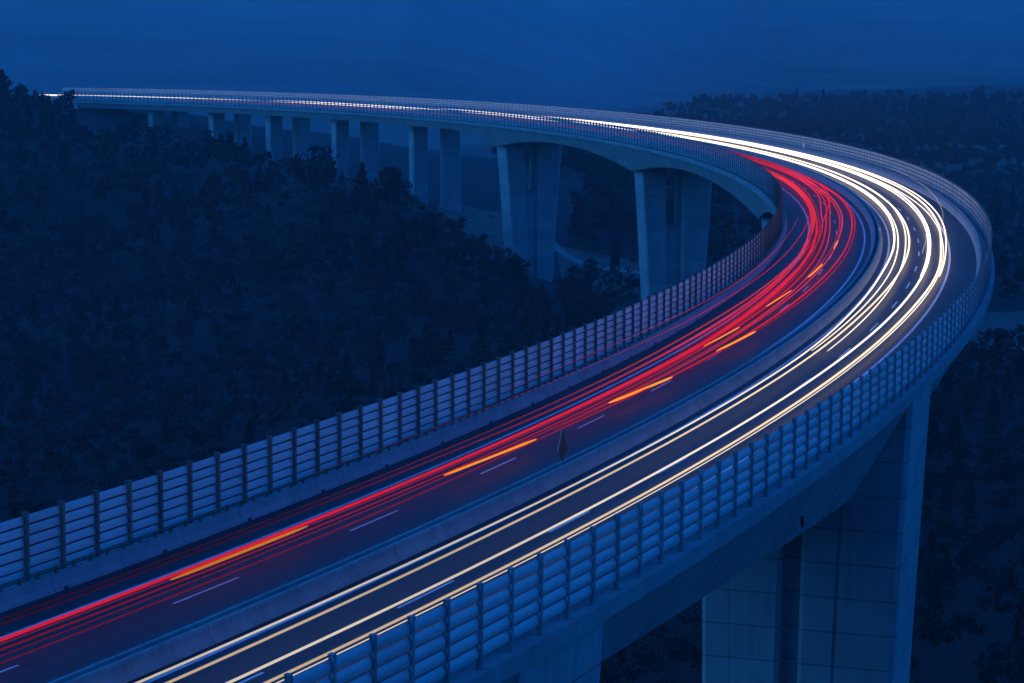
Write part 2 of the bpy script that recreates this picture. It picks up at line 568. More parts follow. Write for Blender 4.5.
st = list(np.arange(-110, DECK_END + 1, 4.0))
vpart(loft('deck', deck_prof, st, M['deck']))
NJ_IN = [(-6.78, -0.03), (-6.84, 0.16), (-7.02, 0.34), (-7.10, 0.86), (-7.34, 0.86), (-7.36, -0.03)]
NJ_OUT = [(17.40, -0.03), (17.98, -0.03), (17.96, 0.86), (17.72, 0.86), (17.64, 0.34), (17.46, 0.16)]
vpart(loft('parapet', lambda s: NJ_IN, st, M['parapet']))
vpart(loft('parapet', lambda s: NJ_OUT, st, M['parapet']))
# small dark drain holes at the foot of the parapets and a spout on the girder
for k in range(26):
    s = 4 + 18 / 2 * k
    x, y, z = P(s, -6.79, 0.13)
    d = boxes('drain_hole', [(-0.13, 0.13, -0.05, 0.03, -0.1, 0.03)], M['dark'])
    d.location = (x, y, z); d.rotation_euler = (0, 0, heading(s)); vpart(d)


def leg_mesh(u0t, u1t, u0b, u1b, zt, zb, th, groove, gd=0.45):
    """one pier leg: tapering across the bridge, bevelled corners, recessed strip in both broad faces; local x = along, y = -u"""
    V, F = [], []
    nz = 9
    ring = None
    for i in range(nz):
        t = i / (nz - 1)
        z = zt + (zb - zt) * t
        e = 1 - (1 - t) ** 1.35
        a = u0t + (u0b - u0t) * e; b = u1t + (u1b - u1t) * e
        w = b - a; h = th / 2; c = 0.35; g0 = a + w * groove[0]; g1 = a + w * groove[1]
        pr = [(-h, a + c), (-h, g0), (-h + gd, g0 + .05), (-h + gd, g1 - .05), (-h, g1), (-h, b - c), (-h + c, b), (h - c, b), (h, b - c), (h, g1), (h - gd, g1 - .05), (h - gd, g0 + .05), (h, g0), (h, a + c), (h - c, a), (-h + c, a)]
        ring = len(pr)
        V += [(x, -u, z) for x, u in pr]
    for i in range(nz - 1):
        for j in range(ring):
            p, qn = i * ring + j, i * ring + (j + 1) % ring
            F.append((p, p + ring, qn + ring, qn))
    F.append(tuple(range(ring))); F.append(tuple((nz - 1) * ring + j for j in range(ring - 1, -1, -1)))
    return V, F


def pier(s, big, near=False):
    x, y, z = map(float, P(s, 0, 0))
    gz = min(float(ground(np.array([P(s, u, 0)[0]]), np.array([P(s, u, 0)[1]]))[0]) for u in (-2, 5.5, 14)) - 2.0
    D = depth(s)
    e = empty('pier', (x, y, z)); e.rotation_euler = (0, 0, heading(s)); vpart(e)
    zb = gz - z
    if near:
        L = [(2.4, 9.0, 3.0, 8.4), (10.6, 18.8, 9.8, 16.4)]; th = 10.5
    elif s == 238:
        L = [(-2.6, 3.0, 0.0, 4.0), (5.6, 11.4, 5.6, 10.2)]; th = 6.0
    elif big:
        L = [(-3.0, 3.2, 0.0, 4.6), (7.9, 15.9, 7.4, 12.8)]; th = 8.0
    else:
        L = [(-2.6, 2.8, -2.6, 2.8), (8.9, 14.9, 8.9, 14.9)]; th = 4.0
    for n_, (a, b, c, d) in enumerate(L):
        zt = -D + 1.6 + BANK * (a + b) / 2
        if near and n_ == 1: zt = -1.1 + BANK * 18
        V, F = leg_mesh(a, b, c, d, zt, zb, th, (0.36, 0.40) if near else (0.2, 0.8), (0.02, 0.14)[n_] if near else 0.12)
        lg = mesh_obj('leg', V, F, M['pier'], e)
    if big or near:
        a0, a1, b0, b1 = L[0][1], L[1][0], L[0][3], L[1][2]
        zt = (-D - 14.0) if not near else (-D + 0.5)
        nz = 6; V = []; F = []
        for i in range(nz):
            t = i / (nz - 1); zz = zt + (zb - zt) * t
            f = (zz + D) / (zb + D); f = min(max(f, 0), 1); f = 1 - (1 - f) ** 1.35
            ua = a0 + (b0 - a0) * f - 0.6; ub = a1 + (b1 - a1) * f + 0.6
            h = th / 2 - 1.2
            V += [(-h, -ua, zz), (-h, -ub, zz), (h, -ub, zz), (h, -ua, zz)]
        for i in range(nz - 1):
            for j in range(4):
                p, qn = i * 4 + j, i * 4 + (j + 1) % 4
                F.append((p, p + 4, qn + 4, qn))
        F.append((0, 1, 2, 3)); k = (nz - 1) * 4; F.append((k + 3, k + 2, k + 1, k))
        mesh_obj('web_wall', V, F, M['pier'], e)
    return e


for (s, D) in SUP:
    if s == 15 or s == 92: pier(s + 3.5 if s == 92 else s, True, near=True)
    elif s <= 640: pier(s, True)
    else: pier(s, False)
# abutment under the far end
ab = vpart(loft('abutment', lambda s: [(UIN + .4, -0.9), (UOUT - .4, -0.9), (UOUT - .4, -12), (UIN + .4, -12)], [962, 990], M['pier']))

# spout
dp = boxes('drain_spout', [(-0.07, 0.07, -0.2, 0.0, -0.7, 0.0)], M['dark'])
x, y, z = P(60, 17.2, -4.2); dp.location = (x, y, z); dp.rotation_euler = (0, 0, heading(60)); vpart(dp)

# ------------------------------------------------------------------ road (asphalt sheet on the deck, continuing past the abutment)
us = [-6.85, -5, -3, 0, 3, 4.7, 6.1, 8, 10, 12, 14, 16, 17.45]
rst = np.arange(-110, 1190, 3.0)
V, U, F = [], [], []
for s in rst:
    for u in us:
        V.append(P(s, u, 0.0)); U.append((s, u))
n = len(us)
for i in range(len(rst) - 1):
    for j in range(n - 1):
        a = i * n + j
        F.append((a, a + n, a + n + 1, a + 1))
road = mesh_obj('road', V, F, M['asphalt'], None, U, True)
tag(road, kind='structure')

# ------------------------------------------------------------------ median barrier
MED_L = [(4.55, -0.02), (5.14, -0.02), (5.12, 0.82), (5.09, 0.85), (4.93, 0.85), (4.90, 0.82), (4.82, 0.30), (4.62, 0.13)]
MED_R = [(5.50, -0.02), (6.10, -0.02), (6.03, 0.13), (5.83, 0.30), (5.75, 0.83), (5.72, 0.86), (5.56, 0.86), (5.53, 0.83)]
med = empty('median_barrier', tuple(map(float, P(0, 5.4, 0))))
tag(med, 'low double concrete barrier dividing the red streaks from the white streaks', 'barrier')
for prof in (MED_L, MED_R):
    b_ = loft('barrier_wall', lambda s, p=prof: p, list(np.arange(-110, 1180, 4.0)), M['parapet'])
    b_.parent = med; b_.matrix_parent_inverse = Matrix.Translation(-Vector(med.location))

# ------------------------------------------------------------------ wind fences, guard rails
def place(o, s, u, h, rx=0.0):
    x, y, z = P(s, u, h)
    o.location = (float(x), float(y), float(z)); o.rotation_euler = (rx, -math.atan(slope(s)), heading(s))


def slat_panel(name, L, z0, ztop, n, mat, bulge=0.085, fill=0.82):
    """one bay of wind slats: n rounded horizontal slats, lower lip leaning outwards"""
    pitch = (ztop - z0) / n
    V, F = [], []
    for i in range(n):
        zb = z0 + i * pitch + pitch * 0.06
        hgt = pitch * fill
        k0 = len(V); m = 7
        outer = []
        for j in range(m):
            t = j / (m - 1)
            yy = 0.01 + 0.07 * t - bulge * math.sin(math.pi * t)
            outer.append((yy, zb + hgt * t))
        inner = [(yy + 0.022, zz) for yy, zz in outer[::-1]]
        pr = outer + inner
        for x in (0.03, L - 0.03):
            V += [(x, yy, zz) for yy, zz in pr]
        r = len(pr)
        for j in range(r):
            a, b = k0 + j, k0 + (j + 1) % r
            F.append((a, b, b + r, a + r))
        F.append(tuple(k0 + j for j in range(r - 1, -1, -1))); F.append(tuple(k0 + r + j for j in range(r)))
    o = mesh_obj(name, V, F, mat)
    return o


def post_mesh(name, h, mat, z0=0.0, dp=0.15):
    # I-section post with base plate
    return boxes(name, [(-0.11, 0.11, -dp - 0.02, -dp, z0, h), (-0.11, 0.11, dp - 0.02, dp, z0, h), (-0.07, 0.07, -dp, dp - 0.02, z0, h),
                        (-0.2, 0.2, -0.19, 0.19, z0 - 0.02, z0 + 0.035), (-0.13, 0.13, -dp - 0.04, dp + 0.02, h, h + 0.03)], mat)


def joined(name, proto, placements, parent):
    """many placed copies of proto's mesh merged in one object (distant remainder)"""
    me0 = proto.data
    n = len(me0.vertices); co = np.empty(n * 3); me0.vertices.foreach_get('co', co); co = co.reshape(-1, 3)
    fs = [list(p.vertices) for p in me0.polygons]
    V, F = [], []
    for i, (s, u, h, sx) in enumerate(placements):
        x, y, z = P(s, u, h)
        R = Matrix.Rotation(heading(s), 3, 'Z') @ Matrix.Rotation(-math.atan(slope(s)), 3, 'Y')
        c = co.copy(); c[:, 0] *= sx
        V.append(c @ np.array(R).T + np.array([x, y, z]))
        F += [[j + i * n for j in f] for f in fs]
    o = mesh_obj(name, np.concatenate(V), F, me0.materials[0], parent)
    o['kind'] = 'stuff'
    return o


def unparent_fix(o, root):
    o.parent = root; o.matrix_parent_inverse = Matrix.Translation(-Vector(root.location))


def fence(name, label, u, z0, ztop, n, s_first, post_mat, bulge, fill, s_last, NEAR=100):
    root = empty(name, tuple(map(float, P(s_first, u, 0)))); tag(root, label, 'fence', 'wind fences along the viaduct')
    stations = list(np.arange(s_first, s_last, 3.0))
    L = 3.0 * (1 + 0.00129 * u)
    pp = post_mesh('fence_post', ztop + 0.08, post_mat, z0=0.06, dp=0.15 if u < 0 else 0.10)
    sp = slat_panel('slat_panel', 3.0, z0, ztop, n, M['slat'], bulge, fill)
    for i, s in enumerate(stations):
        if i >= NEAR: break
        a = pp if i == 0 else pp.copy(); b = sp if i == 0 else sp.copy()
        if i: COL.objects.link(a); COL.objects.link(b)
        place(a, s, u, 0); place(b, s, u, 0); b.scale = (L / 3.0, 1, 1)
        unparent_fix(a, root); unparent_fix(b, root)
    rest = [(s, u, 0, 1.0) for s in stations[NEAR:]]
    o1 = joined('far_post', pp, rest, None); unparent_fix(o1, root)
    o2 = joined('far_slat_panel', sp, [(s, u, 0, L / 3.0) for s, u, _, _ in rest[:-1]], None); unparent_fix(o2, root)
    return root


fence('wind_fence', 'tall slatted wind fence with dark brown posts on the inner edge beside the red streaks', -7.72, 0.30, 4.05, 7, 2.0, M['rust'], 0.025, 0.76, 978)
fence('wind_fence', 'tall slatted wind fence with pale steel posts on the outer edge beside the white streaks', 18.95, 0.46, 3.58, 5, -12.0, M['galv'], 0.06, 0.74, 1012)


def guard_rail(label, u, s_first, mat, step=1.5):
    root = empty('guard_rail', tuple(map(float, P(s_first, u, 0.86)))); tag(root, label, 'guard rail', 'guard rails on the parapets')
    r = loft('rail', lambda s: [(u + 0.07 * math.cos(a), 1.14 + 0.05 * math.sin(a)) for a in np.arange(8) * math.pi / 4], list(np.arange(-60, DECK_END, 4.0)), mat, None, smooth=True)
    unparent_fix(r, root)
    pr = boxes('rail_post', [(-0.06, 0.06, -0.05, 0.05, 0.86, 1.11), (-0.11, 0.11, -0.09, 0.09, 0.862, 0.885)], mat)
    stn = list(np.arange(s_first, DECK_END, step))
    for i, s in enumerate(stn[:100]):
        a = pr if i == 0 else pr.copy()
        if i: COL.objects.link(a)
        place(a, s, u, 0); unparent_fix(a, root)
    o = joined('far_rail_post', pr, [(s, u, 0, 1) for s in stn[100:]], None); unparent_fix(o, root)


guard_rail('round steel guard rail on short posts along the inner concrete parapet', -7.21, 0.75, M['rust'])
guard_rail('round steel guard rail on short posts along the outer concrete parapet', 17.84, 0.75, M['galv'])

# ------------------------------------------------------------------ small furniture on the bridge
def plate(name, outline, t, mat, parent):
    """vertical plate facing local -x... outline in (y,z)"""
    n = len(outline)
    V = [(-t / 2, a, b) for a, b in outline] + [(t / 2, a, b) for a, b in outline]
    F = [tuple(range(n - 1, -1, -1)), tuple(range(n, 2 * n))] + [(i, (i + 1) % n, n + (i + 1) % n, n + i) for i in range(n)]
    return mesh_obj(name, V, F, mat, parent)


sg = empty('road_sign', tuple(map(float, P(48.2, 5.32, 0.0))))
sg.rotation_euler = (0, 0, heading(48.2) + math.radians(50))
tag(sg, 'dark pointed sign with a pale edge standing on the median barrier', 'sign')
plate('sign_plate', [(0.0, 0.95), (0.30, 1.55), (0.31, 1.68), (0.03, 2.95), (-0.03, 2.95), (-0.31, 1.68), (-0.30, 1.55)], 0.05, M['signback'], sg)
plate('sign_rim', [(0.30, 1.56), (0.345, 1.60), (0.06, 2.97), (0.03, 2.93), (0.305, 1.68)], 0.08, M['galv'], sg)
boxes('sign_post', [(0.03, 0.09, -0.03, 0.03, 0.0, 2.2)], M['galv'], sg)

mp = empty('marker_post', tuple(map(float, P(212, 5.64, 0.86)))); mp.rotation_euler = (0, 0, heading(212))
tag(mp, 'short pale marker post standing on the median barrier in the bend', 'marker post')
boxes('post', [(-0.04, 0.04, -0.06, 0.06, 0.0, 1.1)], M['galv'], mp)
plate('reflector', [(-0.13, 0.85), (0.13, 0.85), (0.13, 1.25), (-0.13, 1.25)], 0.1, M['white'], mp)

wp = empty('roadside_cabinet', tuple(map(float, P(426, 18.25, 0.06)))); wp.rotation_euler = (0, 0, heading(426))
tag(wp, 'small white cabinet standing against the outer wind fence beyond the bend', 'cabinet')
boxes('cabinet_body', [(-0.35, 0.35, -0.22, 0.22, 0.5, 2.1)], M['white'], wp)
boxes('cabinet_post', [(-0.08, 0.08, -0.08, 0.08, 0.0, 0.5)], M['galv'], wp)
boxes('cabinet_roof', [(-0.40, 0.40, -0.27, 0.27, 2.1, 2.16)], M['galv'], wp)

# ------------------------------------------------------------------ light trails
TM = {
    'red': mat_trail('tail_lamp_light', (1.0, 0.018, 0.055), 0.177),
    'scarlet': mat_trail('orange_tail_lamp_light', (1.0, 0.055, 0.05), 0.177),
    'rose': mat_trail('pink_tail_lamp_light', (0.9, 0.035, 0.11), 0.177),
    'amber': mat_trail('indicator_light', (1.0, 0.26, 0.02), 0.177),
    'white': mat_trail('head_lamp_light', (1.0, 0.86, 0.72), 0.177),
    'warm': mat_trail('warm_head_lamp_light', (1.0, 0.74, 0.50), 0.177),
}


def hash_label(t):
    return sum((i + 1) * ord(c) for i, c in enumerate(t))


def trail(label, color, keys, h, r, glow, group, s0=None, s1=None, name='light_trail'):
    """keys: (s,u); r, glow: number or (s,value) list"""
    ks = [k[0] for k in keys]; ku = [k[1] for k in keys]
    a = ks[0] if s0 is None else s0; b = ks[-1] if s1 is None else s1
    ss = np.arange(a, b + 0.01, 1.5 if b - a < 400 else 2.5)
    # smooth the path
    fine = np.arange(a - 60, b + 61, 1.0)
    uu = np.interp(fine, ks, ku)
    w = 41; ker = np.hanning(w); ker /= ker.sum()
    uu = np.convolve(np.pad(uu, w // 2, 'edge'), ker, 'valid')
    u = np.interp(ss, fine, uu)
    rr = np.interp(ss, [k[0] for k in r], [k[1] for k in r]) if isinstance(r, list) else np.full(len(ss), r)
    gg = np.interp(ss, [k[0] for k in glow], [k[1] for k in glow]) if isinstance(glow, list) else np.full(len(ss), glow)
    sd = abs(hash_label(label)) % 97
    gg = gg * (0.8 + 0.28 * _vn(ss, ss * 0 + sd, 23, sd) + 0.16 * _vn(ss, ss * 0, 7, sd + 1))
    n = 6; V = []; A = []
    for i, s in enumerate(ss):
        f = 1.0
        if i == 0 or i == len(ss) - 1: f = 0.5
        for j in range(n):
            t = 2 * math.pi * j / n
            V.append(P(s, u[i] + rr[i] * f * math.cos(t), h + rr[i] * f * math.sin(t))); A.append(gg[i])
    F = [(i * n + j, i * n + (j + 1) % n, (i + 1) * n + (j + 1) % n, (i + 1) * n + j) for i in range(len(ss) - 1) for j in range(n)]
    F += [tuple(range(n - 1, -1, -1)), tuple((len(ss) - 1) * n + j for j in range(n))]
    o = mesh_obj(name, V, F, TM[color], None, None, True)
    at = o.data.attributes.new('glow', 'FLOAT', 'POINT'); at.data.foreach_set('value', np.array(A, dtype=np.float32))
    tag(o, label, 'light trail', group)
    return o


GR, GW, GA = 'red tail light streaks', 'white head light streaks', 'amber indicator flashes'
NR = [(-20, 0.085), (60, 0.10), (150, 0.13), (260, 0.16), (400, 0.2), (900, 0.2)]
NRt = [(-20, 0.025), (60, 0.035), (150, 0.05), (260, 0.07), (400, 0.06), (900, 0.05)]
REDS = [
    ('broadest and brightest red light streak just right of the inner solid line', [(-40, -1.35), (105, -1.3), (150, -1.9), (217, -2.6), (246, -2.8), (282, -2.5), (325, -1.9), (420, -1.7), (900, -1.8)], .85, [(-40, .10), (60, .12), (105, .17), (150, .19), (260, .17), (900, .2)], [(-40, .48), (40, .7), (900, .95)]),
    ('red light streak running beside the broad one, second from the inner solid line', [(-40, -1.0), (105, -1.0), (150, -1.5), (217, -2.2), (246, -2.4), (282, -2.0), (325, -1.2), (420, -1.1), (900, -1.1)], .80, NRt, [(-40, .2), (60, .4), (900, .7)]),
    ('thin red light streak along the parapet side of the inner solid line', [(-40, -3.1), (43, -3.1), (66, -2.75), (113, -3.0), (150, -3.2), (217, -3.6), (246, -3.4), (282, -3.2), (325, -2.9), (900, -2.9)], .85, [(-40, .05), (50, .05), (80, .075), (120, .12), (217, .14), (900, .16)], [(-40, .035), (30, .06), (60, .24), (110, .7), (900, .95)]),
    ('faintest red light streak, nearest to the inner parapet in the foreground', [(-40, -3.6), (84, -3.6), (117, -3.9), (217, -3.2), (246, -3.0), (282, -2.8), (325, -2.3), (900, -2.2)], .9, [(-40, .04), (60, .04), (120, .07), (217, .10), (900, .14)], [(-40, .03), (30, .05), (60, .18), (117, .55), (900, .9)]),
    ('dim red light streak sharing the path of the amber flashes in the foreground', [(-40, -0.2), (37, -.3), (77, -.4), (102, -.6), (160, -1.0), (217, -1.5), (246, -1.4), (282, -0.1), (325, .7), (900, .9)], .85, [(-40, .05), (60, .06), (150, .10), (260, .14), (900, .18)], [(-40, .12), (60, .36), (110, .6), (900, .9)]),
    ('thin red light streak left of the dashed line, crossing outward in the bend', [(-40, .5), (37, .1), (59, -.1), (98, .3), (160, -0.3), (217, -.9), (246, -.9), (282, .5), (325, 1.6), (900, 1.7)], .8, [(-40, .03), (60, .05), (150, .08), (260, .12), (900, .16)], [(-40, .03), (60, .3), (120, .6), (900, .9)]),
    ('red light streak grazing the dashed line and swinging wide towards the median', [(-40, 1.2), (34, 1.1), (57, .55), (73, .85), (95, 1.1), (150, 1.4), (217, 1.9), (246, 2.3), (282, 2.55), (325, 2.2), (900, 2.2)], .85, [(-40, .03), (60, .05), (120, .08), (217, .13), (900, .17)], [(-40, .05), (55, .3), (95, .65), (217, .85), (900, .95)]),
    ('red light streak farthest from the inner parapet, nearest the median in the bend', [(90, 1.2), (150, 1.9), (217, 2.3), (246, 2.7), (282, 2.8), (325, 2.5), (900, 2.5)], .8, [(90, .02), (150, .06), (217, .08), (900, .14)], [(90, .2), (150, .5), (900, .8)]),
    ('red light streak hugging the outer side of the dashed line through the bend', [(60, .3), (98, .4), (150, .3), (217, .45), (246, 1.0), (282, 1.3), (325, 1.1), (900, 1.2)], .85, [(60, .03), (120, .06), (217, .13), (900, .17)], [(60, .3), (120, .6), (217, .9), (900, .95)]),
    ('red light streak hugging the inner side of the dashed line through the bend', [(60, -.3), (105, -.2), (150, -.4), (217, .1), (246, .65), (282, .95), (325, .6), (900, .6)], .7, [(60, .025), (120, .05), (217, .07), (900, .13)], [(60, .25), (120, .5), (900, .8)]),
    ('red light streak cutting across the whole bundle from the solid line to the median side', [(110, -2.4), (160, -3.0), (200, -2.9), (225, -2.3), (246, -1.6), (264, -.6), (282, .9), (300, 1.7), (325, 2.3), (900, 2.6)], .9, [(110, .03), (160, .06), (217, .09), (900, .14)], [(110, .3), (160, .6), (900, .85)]),
    ('second red light streak cutting across the bundle just inside the first one', [(110, -1.8), (160, -2.3), (200, -2.1), (225, -1.9), (250, -2.0), (270, -1.4), (290, -.4), (325, .2), (900, .3)], .9, [(110, .03), (160, .07), (217, .11), (900, .14)], [(110, .3), (160, .6), (900, .9)]),
    ('red light streak squeezed between solid line and broad streak deep in the bend', [(100, -2.2), (150, -2.9), (217, -3.3), (246, -3.2), (282, -2.9), (325, -2.5), (900, -2.5)], .75, [(100, .03), (150, .08), (217, .10), (900, .14)], [(100, .35), (150, .8), (900, .95)]),
    ('high thin red lorry streak crossing the inner parapet top, lower of the two', [(28, -1.1), (101, -1.2), (140, -2.0), (186, -3.1), (230, -3.6), (262, -3.5)], 3.5, [(28, .006), (70, .014), (110, .03), (186, .045), (262, .05)], [(28, .1), (70, .35), (110, .55), (262, .75)]),
    ('high thin red lorry streak crossing the inner fence slats, upper of the two', [(60, -3.0), (93, -3.1), (116, -2.9), (150, -3.7), (186, -4.6), (215, -4.9)], 3.5, [(60, .008), (90, .022), (150, .035), (215, .03)], [(60, .2), (100, .45), (215, .5)]),
]
for kcol, (lab, keys, h, r, gl) in enumerate(REDS):
    gl = gl[:-1] + [(330, gl[-1][1] * .9), (420, .28), (900, .2)] if gl[-1][0] == 900 else gl
    r = [(a, b * (0.72 if a < 80 else 0.88 if a < 190 else 0.62)) for a, b in r]
    r = [(a, min(b, 0.065)) if a >= 400 else (a, b) for a, b in r]
    if r[-1][0] > 400: r = r[:-1] + [(300, r[-1][1] * 1.6)] + r[-1:] if r[-2][0] < 300 else r
    trail(lab, ('red', 'red', 'rose', 'scarlet', 'red', 'rose')[kcol % 6], keys, h, r, gl, GR, None, min(keys[-1][0], 900))

AMB = [('nearest amber flash, dull orange and low in the foreground', 13, 27.5, -.75, -.75, .075, .55), ('second amber flash from the camera, bright and broad', 42.5, 56.5, 0.0, .65, .075, 1.1), ('amber flash beside the dashed line, third from the camera, bright orange', 72, 85.5, .35, 1.25, .085, 1.3),
       ('amber flash beside the dashed line, fourth from the camera', 101, 115, 1.05, 1.65, .08, 1.3), ('thin pale amber flash left of the fourth broad one', 104, 118.5, -.7, -.35, .05, 1.3),
       ('thin pale amber flash halfway up the bend', 134, 149, -.8, -.35, .05, 1.4), ('short amber flash high in the bend between red streaks', 162, 178, -.1, .2, .08, 1.4), ('small farthest amber flash inside the bend beside the dashed line', 196, 208, .35, .45, .08, 1.3)]
for lab, a, b, ua, ub, r, g_ in AMB:
    trail(lab, 'amber', [(a - 30, ua - (ub - ua) * 30 / (b - a)), (b + 30, ub + (ub - ua) * 30 / (b - a))], .9, r, g_, GA, a, b)

WR = [(-40, .05), (60, .055), (110, .07), (160, .095), (210, .105), (300, .10), (400, .09), (700, .075), (980, .06)]
WT = [(-40, .03), (60, .035), (110, .05), (160, .07), (210, .08), (300, .08), (980, .05)]
WG = [(-40, .5), (20, .6), (70, .85), (120, 1.4), (170, 2.2), (230, 2.6), (400, 2.9), (980, 3.0)]
WHITES = [
    ('white light streak closest to the median barrier along the whole bridge', [(-40, 7.8), (47, 8.15), (104, 8.2), (132, 7.7), (167, 7.3), (202, 7.5), (254, 7.7), (296, 7.8), (1022, 7.7)], .65, WR, WG),
    ('tan white light streak second from the median barrier in the foreground', [(-40, 9.25), (45, 8.95), (104, 9.0), (132, 8.9), (167, 9.2), (202, 9.4), (254, 9.4), (296, 9.3), (1022, 9.3)], .65, [(-40, .055), (110, .065), (160, .09), (210, .11), (300, .10), (980, .06)], [(-40, .42), (20, .55), (70, .85), (120, 1.4), (170, 2.0), (230, 2.4), (980, 2.8)]),
    ('white light streak starting abruptly between the two median side streaks', [(104, 9.75), (132, 9.5), (167, 9.2), (202, 8.9), (254, 9.2), (296, 9.6), (980, 9.6)], .6, WT, [(100, 1.1), (200, 2.0), (980, 2.4)]),
    ('thin white light streak doubling the one closest to the median barrier', [(104, 8.45), (132, 8.3), (167, 8.2), (202, 8.0), (254, 8.0), (296, 8.2), (980, 8.1)], .62, WT, [(100, 1.1), (200, 2.0), (980, 2.4)]),
    ('short stub of white light ending beside the median in the bend', [(195, 7.55), (215, 7.5), (250, 7.6), (980, 7.5)], .6, WT, [(195, 1.8), (980, 2.2)]),
    ('broad white light streak just outside the dashed line, third from the median', [(-40, 11.35), (38, 11.5), (132, 11.8), (167, 11.9), (201, 11.9), (253, 12.35), (295, 12.9), (400, 12.7), (1022, 12.5)], .65, [(-40, .055), (60, .065), (110, .085), (160, .12), (210, .13), (300, .115), (400, .10), (980, .06)], [(-40, .55), (20, .7), (70, 1.1), (120, 1.8), (170, 2.3), (230, 2.7), (980, 3.0)]),
    ('broad white light streak nearest the outer fence along the whole bridge', [(-40, 12.7), (34, 13.0), (132, 13.05), (167, 13.4), (201, 13.2), (253, 14.1), (294, 14.6), (400, 14.3), (1022, 14.2)], .65, [(-40, .055), (60, .065), (110, .085), (160, .11), (210, .12), (300, .105), (400, .10), (980, .06)], [(-40, .5), (20, .62), (70, 1.1), (120, 1.8), (170, 2.3), (230, 2.7), (980, 3.0)]),
    ('white light streak with a blunt end between the two outer streaks', [(165, 11.7), (201, 11.65), (253, 12.0), (295, 12.3), (980, 12.1)], .62, WT, [(160, 1.7), (230, 2.4), (980, 2.6)]),
    ('white light streak with a blunt end closest to the outer solid line', [(164, 13.75), (201, 13.8), (253, 14.8), (293, 15.3), (400, 15.0), (980, 14.8)], .68, WT, [(160, 1.7), (230, 2.4), (980, 2.6)]),
    ('thin white edge streak doubling the outermost foreground streak', [(-40, 13.05), (34, 13.3), (120, 13.3), (167, 13.6), (201, 13.5), (980, 13.6)], .60, [(-40, .022), (60, .03), (150, .05), (980, .05)], [(-40, .6), (60, .9), (150, 1.8), (980, 2.2)]),
    ('thin arc of lorry marker light curving above the outer shoulder in the bend', [(192, 12.6), (209, 13.6), (258, 14.5), (282, 14.8), (322, 15.0)], 3.1, [(192, .015), (230, .03), (322, .02)], [(192, .4), (250, .7), (322, .5)]),
    ('very thin slanting white streak crossing the outer dashed line in the bend', [(186, 11.0), (205, 11.5), (235, 11.8), (300, 12.2)], 1.1, [(186, .02), (300, .04)], [(186, .7), (300, 1.5)]),
]
for lab, keys, h, r, gl in WHITES:
    trail(lab, 'warm' if lab.startswith(('tan', 'broad white light streak nearest', 'thin arc')) else 'white', keys, h, r, gl, GW, None, keys[-1][0])

# ------------------------------------------------------------------ trees
def crown_quads(kind, nq, size, rs):
    """leaf-clump faces spread through the crown's volume; unit: metres, tree base at z=0"""
    if kind == 'pine':
        Ht = rs.uniform(9, 12); R = rs.uniform(1.9, 2.6)
        t = rs.random(nq) ** 0.75
        z = Ht * (0.14 + 0.86 * t)
        lay = 1 + 0.25 * np.sin(t * 34)
        rad = R * (1 - t) ** 0.8 * np.sqrt(rs.random(nq)) * lay + 0.12
        a = rs.random(nq) * 2 * math.pi
        c = np.stack([rad * np.cos(a), rad * np.sin(a), z], -1)
    else:
        Ht = rs.uniform(7, 11)
        nb = rs.integers(6, 10)
        bc = np.stack([rs.normal(0, 1.5, nb), rs.normal(0, 1.5, nb), Ht * rs.uniform(0.45, 0.88, nb)], -1)
        br = rs.uniform(0.9, 1.9, nb)
        k = rs.integers(0, nb, nq)
        d = rs.normal(0, 1, (nq, 3)); d /= np.linalg.norm(d, axis=1)[:, None]
        c = bc[k] + d * (br[k] * rs.random(nq) ** 0.45)[:, None] * np.array([1.15, 1.15, 0.85])
    n1 = rs.normal(0, 1, (nq, 3)); n1 /= np.linalg.norm(n1, axis=1)[:, None]
    n2 = np.cross(n1, rs.normal(0, 1, (nq, 3))); n2 /= np.linalg.norm(n2, axis=1)[:, None] + 1e-9
    s1 = size * rs.uniform(0.5, 1.3, nq)[:, None]; s2 = size * rs.uniform(0.3, 0.8, nq)[:, None]
    return np.stack([c - n1 * s1, c - n2 * s2 * 0.9, c + n1 * s1, c + n2 * s2], 1), Ht


def trunk_quads(Ht, r):
    out = []
    m = 5; zs = [-0.6, Ht * 0.35, Ht * 0.8]; rr = [r, r * 0.65, r * 0.2]
    for i in range(2):
        for j in range(m):
            a, b = 2 * math.pi * j / m, 2 * math.pi * (j + 1) / m
            out.append([(rr[i] * math.cos(a), rr[i] * math.sin(a), zs[i]), (rr[i] * math.cos(b), rr[i] * math.sin(b), zs[i]), (rr[i + 1] * math.cos(b), rr[i + 1] * math.sin(b), zs[i + 1]), (rr[i + 1] * math.cos(a), rr[i + 1] * math.sin(a), zs[i + 1])])
    return np.array(out)


def variants(nq, size, k=5):
    out = []
    for kind in ('pine', 'broad', 'twig'):
        for i in range(k):
            rs = np.random.default_rng(100 + i + len(out) * 7)
            qd, Ht = crown_quads('pine' if kind == 'pine' else 'broad', nq if kind != 'twig' else int(nq * 0.75), size * (1 if kind != 'twig' else 0.8), rs)
            tq = trunk_quads(Ht, 0.17)
            ml = {'pine': 1, 'broad': 2, 'twig': 3}[kind]
            out.append((kind, np.concatenate([tq, qd]), np.r_[np.zeros(len(tq)), np.full(len(qd), ml)], Ht))
    return out


# distance of any point to the bridge axis, to keep trees clear of the deck
ax_s = np.arange(-20, 1180, 6.0)
AX = np.array([P(s, 5.6, 0) for s in ax_s])


